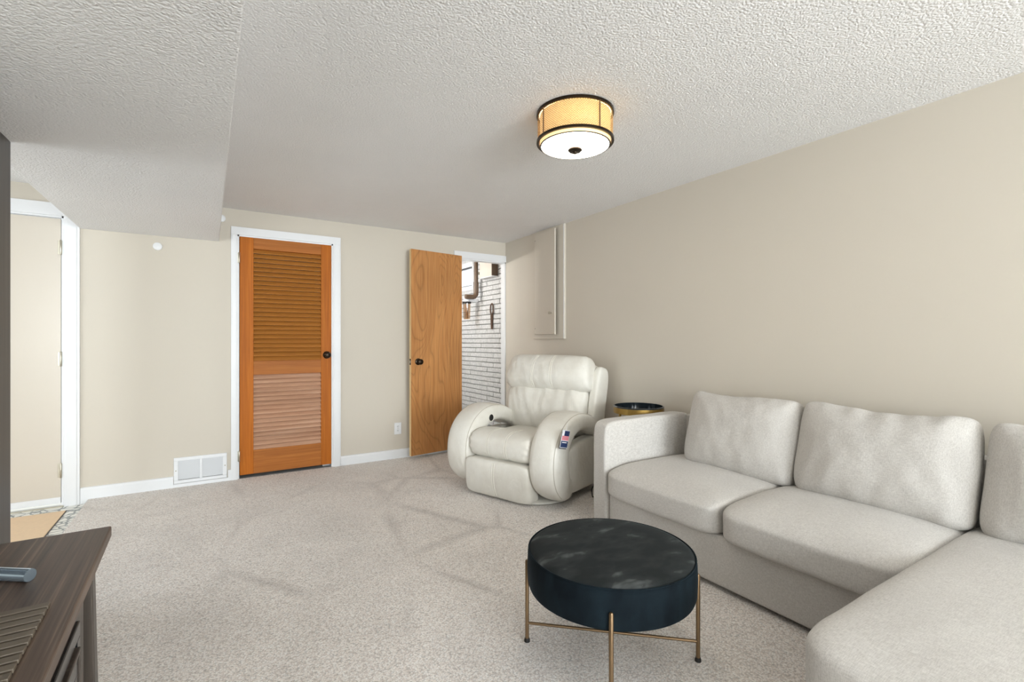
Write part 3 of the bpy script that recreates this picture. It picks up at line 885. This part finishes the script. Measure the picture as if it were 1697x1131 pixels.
for k in range(4):
    a = la + k * PI / 2; lx, ly = legR * math.cos(a), legR * math.sin(a)
    lg = MB().lathe([(0, 0.012), (0.0075, 0.012), (0.0075, 0.312), (0.005, 0.317), (0, 0.317)], 14, (lx, ly, 0)).build('leg', M['brass'], ott, smooth=True)
    MB().lathe([(0, 0), (0.011, 0.0), (0.0115, 0.006), (0.009, 0.014), (0, 0.014)], 14, (lx, ly, 0)).build('foot_cap', M['black'], lg, smooth=True)
for k in range(2):
    a = la + k * PI / 2; c_, s_ = math.cos(a) * legR, math.sin(a) * legR
    z = 0.072 - 0.006 * k
    MB().tube([(-c_, -s_, z), (c_, s_, z)], 0.0055, 12).build('cross_bar', M['brass'], ott, smooth=True)

# ------------------------------------------------------------------ side table behind the sofa arm
stb = empty('side_table', (2.625, 2.475, 0), label='small round side table with black tray top and gold rim beside the sofa', cat='side table')
MB().lathe([(0, 0.665), (0.168, 0.665), (0.168, 0.700), (0.172, 0.700), (0.174, 0.698), (0.174, 0.652), (0, 0.652)], 56).build('tray_top', M['tabletop'], stb, smooth=True)
MB().lathe([(0.1742, 0.650), (0.1775, 0.650), (0.1775, 0.690), (0.1742, 0.690), (0.1742, 0.650)], 56, closed=False).build('gold_band', M['tablegold'], stb, smooth=True)
MB().lathe([(0.172, 0.700), (0.178, 0.697), (0.178, 0.691), (0.173, 0.690), (0.172, 0.700)], 56, closed=False).build('rim', M['tabletop'], stb, smooth=True)
for k in range(3):
    a = k * 2 * PI / 3 + 0.4
    MB().tube([(0.13 * math.cos(a), 0.13 * math.sin(a), 0.652), (0.165 * math.cos(a), 0.165 * math.sin(a), 0.0)], 0.009, 12).build('leg', M['tablegold'], stb, smooth=True)

# ------------------------------------------------------------------ recliner
rz = math.atan2(-0.94, 0.342)      # local x axis = (.342,-.94), local y (backwards) = (.94,.342)
RC = empty('recliner_chair', (2.195, 3.207, 0), rz, label='cream leather recliner with curved arms in the room corner', cat='armchair')


def sweep(path, hx, name, x, exp=2.6, seg=28, mat='leather'):
    """sweep a superellipse section along a yz path with changing thickness (y, z, r, w)"""
    # resample with catmull-rom
    P = path; out = []
    for i in range(len(P) - 1):
        p0, p1, p2, p3 = P[max(i - 1, 0)], P[i], P[i + 1], P[min(i + 2, len(P) - 1)]
        for s_ in range(5):
            t = s_ / 5
            out.append(tuple(0.5 * ((2 * p1[c]) + (-p0[c] + p2[c]) * t + (2 * p0[c] - 5 * p1[c] + 4 * p2[c] - p3[c]) * t * t + (-p0[c] + 3 * p1[c] - 3 * p2[c] + p3[c]) * t ** 3) for c in range(4)))
    out.append(P[-1])
    n = len(out); mb = MB()
    rows = []
    def row(i, sc, push):
        y, z, r, w = out[i]
        a, b = out[max(i - 1, 0)], out[min(i + 1, n - 1)]
        d = Vector((b[0] - a[0], b[1] - a[1])).normalized(); nn = Vector((-d.y, d.x))
        base = len(mb.v)
        for k in range(seg):
            t = 2 * PI * k / seg; c_, s_ = math.cos(t), math.sin(t)
            u = math.copysign(abs(c_) ** (2 / exp), c_) * hx * w * sc
            v_ = math.copysign(abs(s_) ** (2 / exp), s_) * r * sc
            mb.v.append((x + u, y + nn.x * v_ + d.x * push, z + nn.y * v_ + d.y * push))
        rows.append(base)
    for sc, pu in ((0.35, -0.045), (0.72, -0.034), (0.92, -0.016)): row(0, sc, pu)
    for i in range(n): row(i, 1, 0)
    for sc, pu in ((0.92, 0.014), (0.72, 0.028), (0.35, 0.036)): row(n - 1, sc, pu)
    for a, b in zip(rows[:-1], rows[1:]):
        for k in range(seg):
            k2 = (k + 1) % seg; mb.f.append((a + k, a + k2, b + k2, b + k))
    mb.f.append(tuple(rows[0] + k for k in range(seg))[::-1]); mb.f.append(tuple(rows[-1] + k for k in range(seg)))
    return soft(mb, name, M[mat], RC), out


arm_path = [(-0.20, 0.13, 0.07, 0.8), (-0.27, 0.135, 0.095, 0.92), (-0.335, 0.215, 0.115, 1), (-0.352, 0.325, 0.115, 1), (-0.332, 0.43, 0.108, 1),
            (-0.272, 0.512, 0.095, 1), (-0.185, 0.563, 0.082, 1), (-0.08, 0.578, 0.071, 1), (0.02, 0.562, 0.066, 0.97), (0.10, 0.532, 0.064, 0.95), (0.155, 0.505, 0.062, 0.93)]
AX = 0.40
for sx in (-1, 1):
    armo, pts = sweep(arm_path, 0.118, 'arm', sx * AX, 3.8)
    # stitched seam around the outer and inner edge of the front
    for e in (-1, 1):
        ln = []
        for i in range(6, len(pts) - 8):
            y, z, r, w_ = pts[i]; a, b = pts[i - 1], pts[i + 1]
            d = Vector((b[0] - a[0], b[1] - a[1])).normalized(); nn = Vector((-d.y, d.x))
            cxx, szz = math.cos(math.radians(45)), math.sin(math.radians(45))
            f_ = 0.5 ** (1 / 3.8)
            # front side is +nn or -nn, whichever points away from the hollow
            sg = 1
            ln.append((sx * AX + e * 0.118 * w_ * f_, y + nn.x * r * f_ * sg, z + nn.y * r * f_ * sg))
        MB().tube(ln, 0.0026, 6).build('arm_seam', M['armseam'], armo, smooth=True)
# side panels below the arms
for sx in (-1, 1):
    def fsp(P, q):
        if q.z > 0: P.z += (0.055 * math.cos((P.y - 0.02) * 5.2) - 0.05) * q.z
        return P
    o = soft(pillow(0.05, 0.335, 0.185, 20, 6, fsp), 'side_panel', M['leather'], RC); o.location = (sx * 0.425, 0.085, 0.248)
# seat
def seam_pinch(xs, dep, wdt=0.012):
    def f(x):
        return sum(-dep * math.exp(-((x - a) / wdt) ** 2) for a in xs)
    return f


sp = seam_pinch((-0.085, 0.085), 0.004)


def fseat(P, q):
    r = sp(P.x)
    P.z += r * (q.z if q.z > 0 else 0); P.y -= r * (q.y if q.y < 0 else 0) * -1
    P.z += 0.006 * nz(P.x * 8, P.y * 8, 3) 
    # side gathers
    e = max(0, abs(q.x) - 0.8) / 0.2
    P.y += 0.006 * e * math.sin(P.z * 120 + P.y * 40)
    return P


o = soft(pillow(0.284, 0.155, 0.108, 36, 2.7, fseat, 0, 9.0), 'seat_cushion', M['leather'], RC); o.location = (0, -0.295, 0.387)
o = soft(pillow(0.284, 0.26, 0.08, 24, 6, None), 'seat_deck', M['leather'], RC); o.location = (0, 0.0, 0.375)
for xx in (-0.094, -0.076, 0.076, 0.094):
    ln = [(xx, -0.295 - 0.157 * math.copysign(abs(math.cos(t_)) ** (2 / 2.7), math.cos(t_)), 0.387 + 0.110 * math.copysign(abs(math.sin(t_)) ** (2 / 2.7), math.sin(t_))) for t_ in [math.radians(-35 + 12.5 * i) for i in range(12)]]
    MB().tube(ln, 0.0018, 6).build('seat_seam', M['leather_seam'], RC, smooth=True)
# footrest
spf = seam_pinch((0.0,), 0.006)


def ffoot(P, q):
    if q.y < 0:
        P.y += -spf(P.x) * -q.y
        P.y -= 0.02 * max(0, 1 - q.x ** 2) * max(0, 1 - q.z ** 2)
    P.y += 0.03 * (0.5 - 0.5 * q.z) ** 2
    P.y += 0.004 * nz(P.x * 9, 4, P.z * 9)
    P.x *= 1 + 0.02 * q.z * -1
    return P


o = soft(pillow(0.300, 0.065, 0.138, 30, 9.0, ffoot), 'footrest', M['leather'], RC); o.location = (-0.005, -0.405, 0.152)
for xx in (-0.014, 0.004):
    ln = []
    for i in range(13):
        tz = 0.9 - 1.75 * i / 12
        ln.append((xx, -0.405 - 0.065 - 0.02 * (1 - tz * tz) + 0.03 * (0.5 - 0.5 * tz) ** 2 + 0.0035 + 0.004 * nz(xx * 9, 4, tz * 0.138 * 9), 0.152 + 0.138 * tz))
    MB().tube(ln, 0.0026, 6).build('footrest_seam', M['leather_seam'], RC, smooth=True)
# seat box + swivel base
MB().box(-0.34, 0.34, -0.31, 0.36, 0.09, 0.31).build('seat_box', M['leather'], RC, 0.02)
MB().lathe([(0, 0), (0.265, 0), (0.28, 0.008), (0.28, 0.02), (0.265, 0.03), (0.08, 0.04), (0.07, 0.09), (0, 0.09)], 56, (0.13, -0.13, 0)).build('swivel_base', M['leather'], RC, smooth=True)


# backrest: lower cushion, head bolster, shell with side wings
def fback(seed, seams, gath):
    spb = seam_pinch(seams, 0.008)
    def f(P, q):
        if q.y < 0:
            P.y += -spb(P.x) * -q.y
            P.y -= 0.045 * max(0, 1 - abs(q.x) ** 2.5) * max(0, 1 - abs(q.z) ** 2.5)
        # creases fanning from the seam
        P.y += gath * nz(P.x * 16 + P.z * 7 + seed, P.z * 5, seed) * (1 if q.y < 0 else 0)
        e = max(0, abs(q.x) - 0.75) / 0.25
        P.z += 0.006 * e * math.sin(P.x * 60 + seed)
        return P
    return f


tilt = math.radians(-13)
o = soft(pillow(0.385, 0.085, 0.20, 40, 3.2, fback(2, (0.0,), 0.016), 0, 7.0), 'lower_back_cushion', M['leather'], RC)
o.location = (-0.01, 0.235, 0.60); o.rotation_euler = (tilt, 0, 0)
def fhead(P, q):
    P = fback(5, (-0.09, 0.09), 0.007)(P, q); P.x *= 1 - 0.055 * q.z
    return P
o = soft(pillow(0.405, 0.105, 0.155, 40, 2.9, fhead, 0, 7.0), 'head_cushion', M['leather'], RC)
o.location = (-0.01, 0.285, 0.892); o.rotation_euler = (tilt, 0, 0)
for xx in (-0.098, -0.082, 0.082, 0.098):
    ln = []
    for i in range(15):
        tz = -0.86 + 1.8 * i / 14
        ln.append(((xx - 0.01) * (1 - 0.055 * tz), -0.105 * max(0.0, 1 - abs(tz) ** 2.9) ** (1 / 2.9) - 0.045 * max(0.0, 1 - abs(tz) ** 2.5) + 0.0035, 0.155 * tz))
    MB().tube(ln, 0.0026, 6).xf(Matrix.Translation((0, 0.285, 0.892)) @ Matrix.Rotation(tilt, 4, 'X')).build('head_seam', M['leather_seam'], RC, smooth=True)
def fshell(P, q):
    P.x *= 1 - 0.10 * max(0, q.z) ** 2
    return P
o = soft(pillow(0.425, 0.075, 0.335, 26, 7, fshell), 'back_shell', M['leather'], RC); o.location = (0, 0.365, 0.655); o.rotation_euler = (tilt, 0, 0)
for sx in (-1, 1):
    def fw(P, q):
        P.y += -0.02 * math.cos(q.z * 1.4); return P
    o = soft(pillow(0.042, 0.095, 0.30, 20, 4, fw), 'back_wing', M['leather'], RC); o.location = (sx * 0.412, 0.345, 0.655); o.rotation_euler = (tilt, 0, 0)
# control knob on the inner left arm
MB().lathe([(0, 0.0), (0.026, 0.0), (0.028, 0.005), (0.024, 0.009), (0.02, 0.006), (0, 0.006)], 28, (-AX + 0.1175, -0.175, 0.545), 'x').build('recline_button', M['black'], RC, smooth=True)
MB().lathe([(0.026, 0.0), (0.032, 0.0), (0.032, 0.006), (0.026, 0.006), (0.026, 0)], 28, (-AX + 0.1175, -0.175, 0.545), 'x', closed=False).build('button_ring', M['leather_seam'], RC, smooth=True)
# hang tag on the outer right arm
tg = empty('hang_tag', (0, 0, 0), label='navy and pink product tag hanging on the recliner arm', cat='tag')
tg.location = (1.992, 2.545, 0.455)
tg.rotation_euler = (math.radians(3), math.radians(12), rz + math.radians(74))
MB().box(-0.033, 0.033, 0.0018, 0.003, -0.008, 0.106).build('backing_card', M['tagback'], tg)
MB().box(-0.030, 0.036, -0.001, 0.001, 0.0, 0.118).build('card', M['paper'], tg)
MB().box(-0.027, 0.034, -0.0016, -0.001, 0.003, 0.046).build('navy_panel', M['blue'], tg)
MB().box(-0.027, 0.034, -0.0016, -0.001, 0.050, 0.080).build('pink_panel', M['pink'], tg)
MB().box(-0.010, 0.034, -0.0016, -0.001, 0.080, 0.114).build('navy_panel', M['blue'], tg)
MB().box(-0.018, 0.022, -0.0021, -0.0015, 0.033, 0.039).build('print_line', M['paper'], tg)
MB().tube([(0, 0, 0.118), (0.004, 0.003, 0.14), (0.012, 0.01, 0.165)], 0.001, 6).build('string', M['paper'], tg)
# power cord behind the recliner
pc = MB().tube([(2.44, 2.74, 0.10), (2.41, 2.735, 0.06), (2.405, 2.72, 0.012), (2.45, 2.66, 0.008), (2.55, 2.66, 0.008), (2.70, 2.68, 0.008)], 0.005, 8).build('power_cord', M['black'], None, smooth=True)
tag(pc, 'black power cord on the carpet behind the recliner', 'cord')

# ------------------------------------------------------------------ media console at the left
cn = empty('media_console', (-0.185, 1.40, 0), math.radians(1.3), label='dark espresso wood media console in the left foreground', cat='console')
ZT = 0.75
# local x: towards the room (+) ; local y: along its length (negative = nearer)
MB().box(-0.47, 0.0, -1.75, 0.0, ZT - 0.024, ZT).build('top', M['conswood'], cn, 0.003)
MB().box(-0.465, -0.008, -1.74, -0.010, ZT - 0.034, ZT - 0.0245).build('top_moulding', M['consfront'], cn, 0.003)
MB().box(-0.45, -0.05, -1.70, -0.045, 0.10, ZT - 0.035).build('body', M['consfront'], cn, 0.002)
for yy in (-0.062, -1.70):
    MB().prism([(-0.068, ZT - 0.036), (-0.026, ZT - 0.036), (-0.012, 0.0), (-0.062, 0.0)], yy, yy + 0.04, 'y').build('corner_post', M['consfront'], cn, 0.003)
    MB().prism([(-0.45, ZT - 0.036), (-0.41, ZT - 0.036), (-0.41, 0.0), (-0.45, 0.0)], yy, yy + 0.04, 'y').build('corner_post', M['consfront'], cn, 0.003)
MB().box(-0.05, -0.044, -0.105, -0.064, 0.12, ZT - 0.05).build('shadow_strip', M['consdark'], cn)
for j in range(3):
    ya = -0.11 - j * 0.53; yb = ya - 0.51
    dr = MB().box(-0.048, -0.032, yb, ya, 0.13, ZT - 0.05).build('door', M['consfront'], cn, 0.002)
    for (i0, zt, zb, m_, dpt) in ((0.075, ZT - 0.115, 0.2, 'consdark', 0.006), (0.105, ZT - 0.15, 0.235, 'consfront', 0.012), (0.118, ZT - 0.163, 0.248, 'consdark', 0.009)):
        mb = MB(); a, b = ya - i0, yb + i0; t_ = 0.028 if m_ == 'consdark' else 0.008
        mb.box(-0.033, -0.032 + dpt, b, a, zt - t_, zt).box(-0.033, -0.032 + dpt, b, a, zb, zb + t_).box(-0.033, -0.032 + dpt, a - t_, a, zb + t_, zt - t_).box(-0.033, -0.032 + dpt, b, b + t_, zb + t_, zt - t_)
        mb.build('moulding', M[m_], dr, 0.002)
    MB().box(-0.033, -0.024, yb + 0.155, ya - 0.155, 0.285, ZT - 0.2).build('raised_panel', M['conswood'], dr, 0.004)
# slatted mat lying on the console
sm = empty('slatted_mat', (-0.21, 1.027, ZT), math.radians(1.3), label='taupe slatted wooden mat on top of the dark console', cat='mat')
n_s = 24; first = None
for i in range(n_s):
    if first is None: o = first = MB().box(-0.30, 0.0, -0.0155, 0.0, 0.001, 0.007).build('slat', M['conslat'], sm, 0.0012)
    else: o = copy_part(first, sm)
    o.location = (0, -0.0215 * i, 0)
MB().box(-0.299, -0.001, -0.0215 * n_s, -0.0005, 0.0002, 0.002).build('backing_cloth', M['black'], sm)
# television: only the near metal foot reaches into the photograph
tv = empty('television', (-0.47, 0.85, ZT), label='television with polished metal foot on the dark console', cat='television')
MB().tube([(0.209, 0.298, 0.0112), (0.17, 0.327, 0.0112), (-0.07, 0.505, 0.0112)], 0.0108, 16).build('foot', M['chrome'], tv, smooth=True)
MB().tube([(0.209, -0.698, 0.0112), (-0.07, -0.905, 0.0112)], 0.0108, 16).build('foot', M['chrome'], tv, smooth=True)
MB().tube([(0.02, 0.43, 0.012), (0.0, 0.42, 0.1)], 0.010, 12).build('foot_stem', M['chrome'], tv, smooth=True)
MB().tube([(0.02, -0.83, 0.012), (0.0, -0.82, 0.1)], 0.010, 12).build('foot_stem', M['chrome'], tv, smooth=True)
MB().box(-0.03, 0.0, -0.95, 0.50, 0.075, 0.80).build('cabinet', M['black'], tv, 0.006)
MB().box(-0.001, 0.001, -0.94, 0.49, 0.09, 0.79).build('screen', M['consdark'], tv)
# coir mat by the entry door
dm = empty('door_mat', (-1.30, 4.10, -0.03), label='tan coir doormat on the patterned entry floor', cat='doormat')
MB().box(-0.46, 0.45, -0.5, 0.44, 0.0, 0.007).build('mat_pile', M['mat'], dm, 0.003)
MB().box(-0.465, 0.455, -0.505, 0.445, 0.0, 0.003).build('mat_backing', M['tagback'], dm)
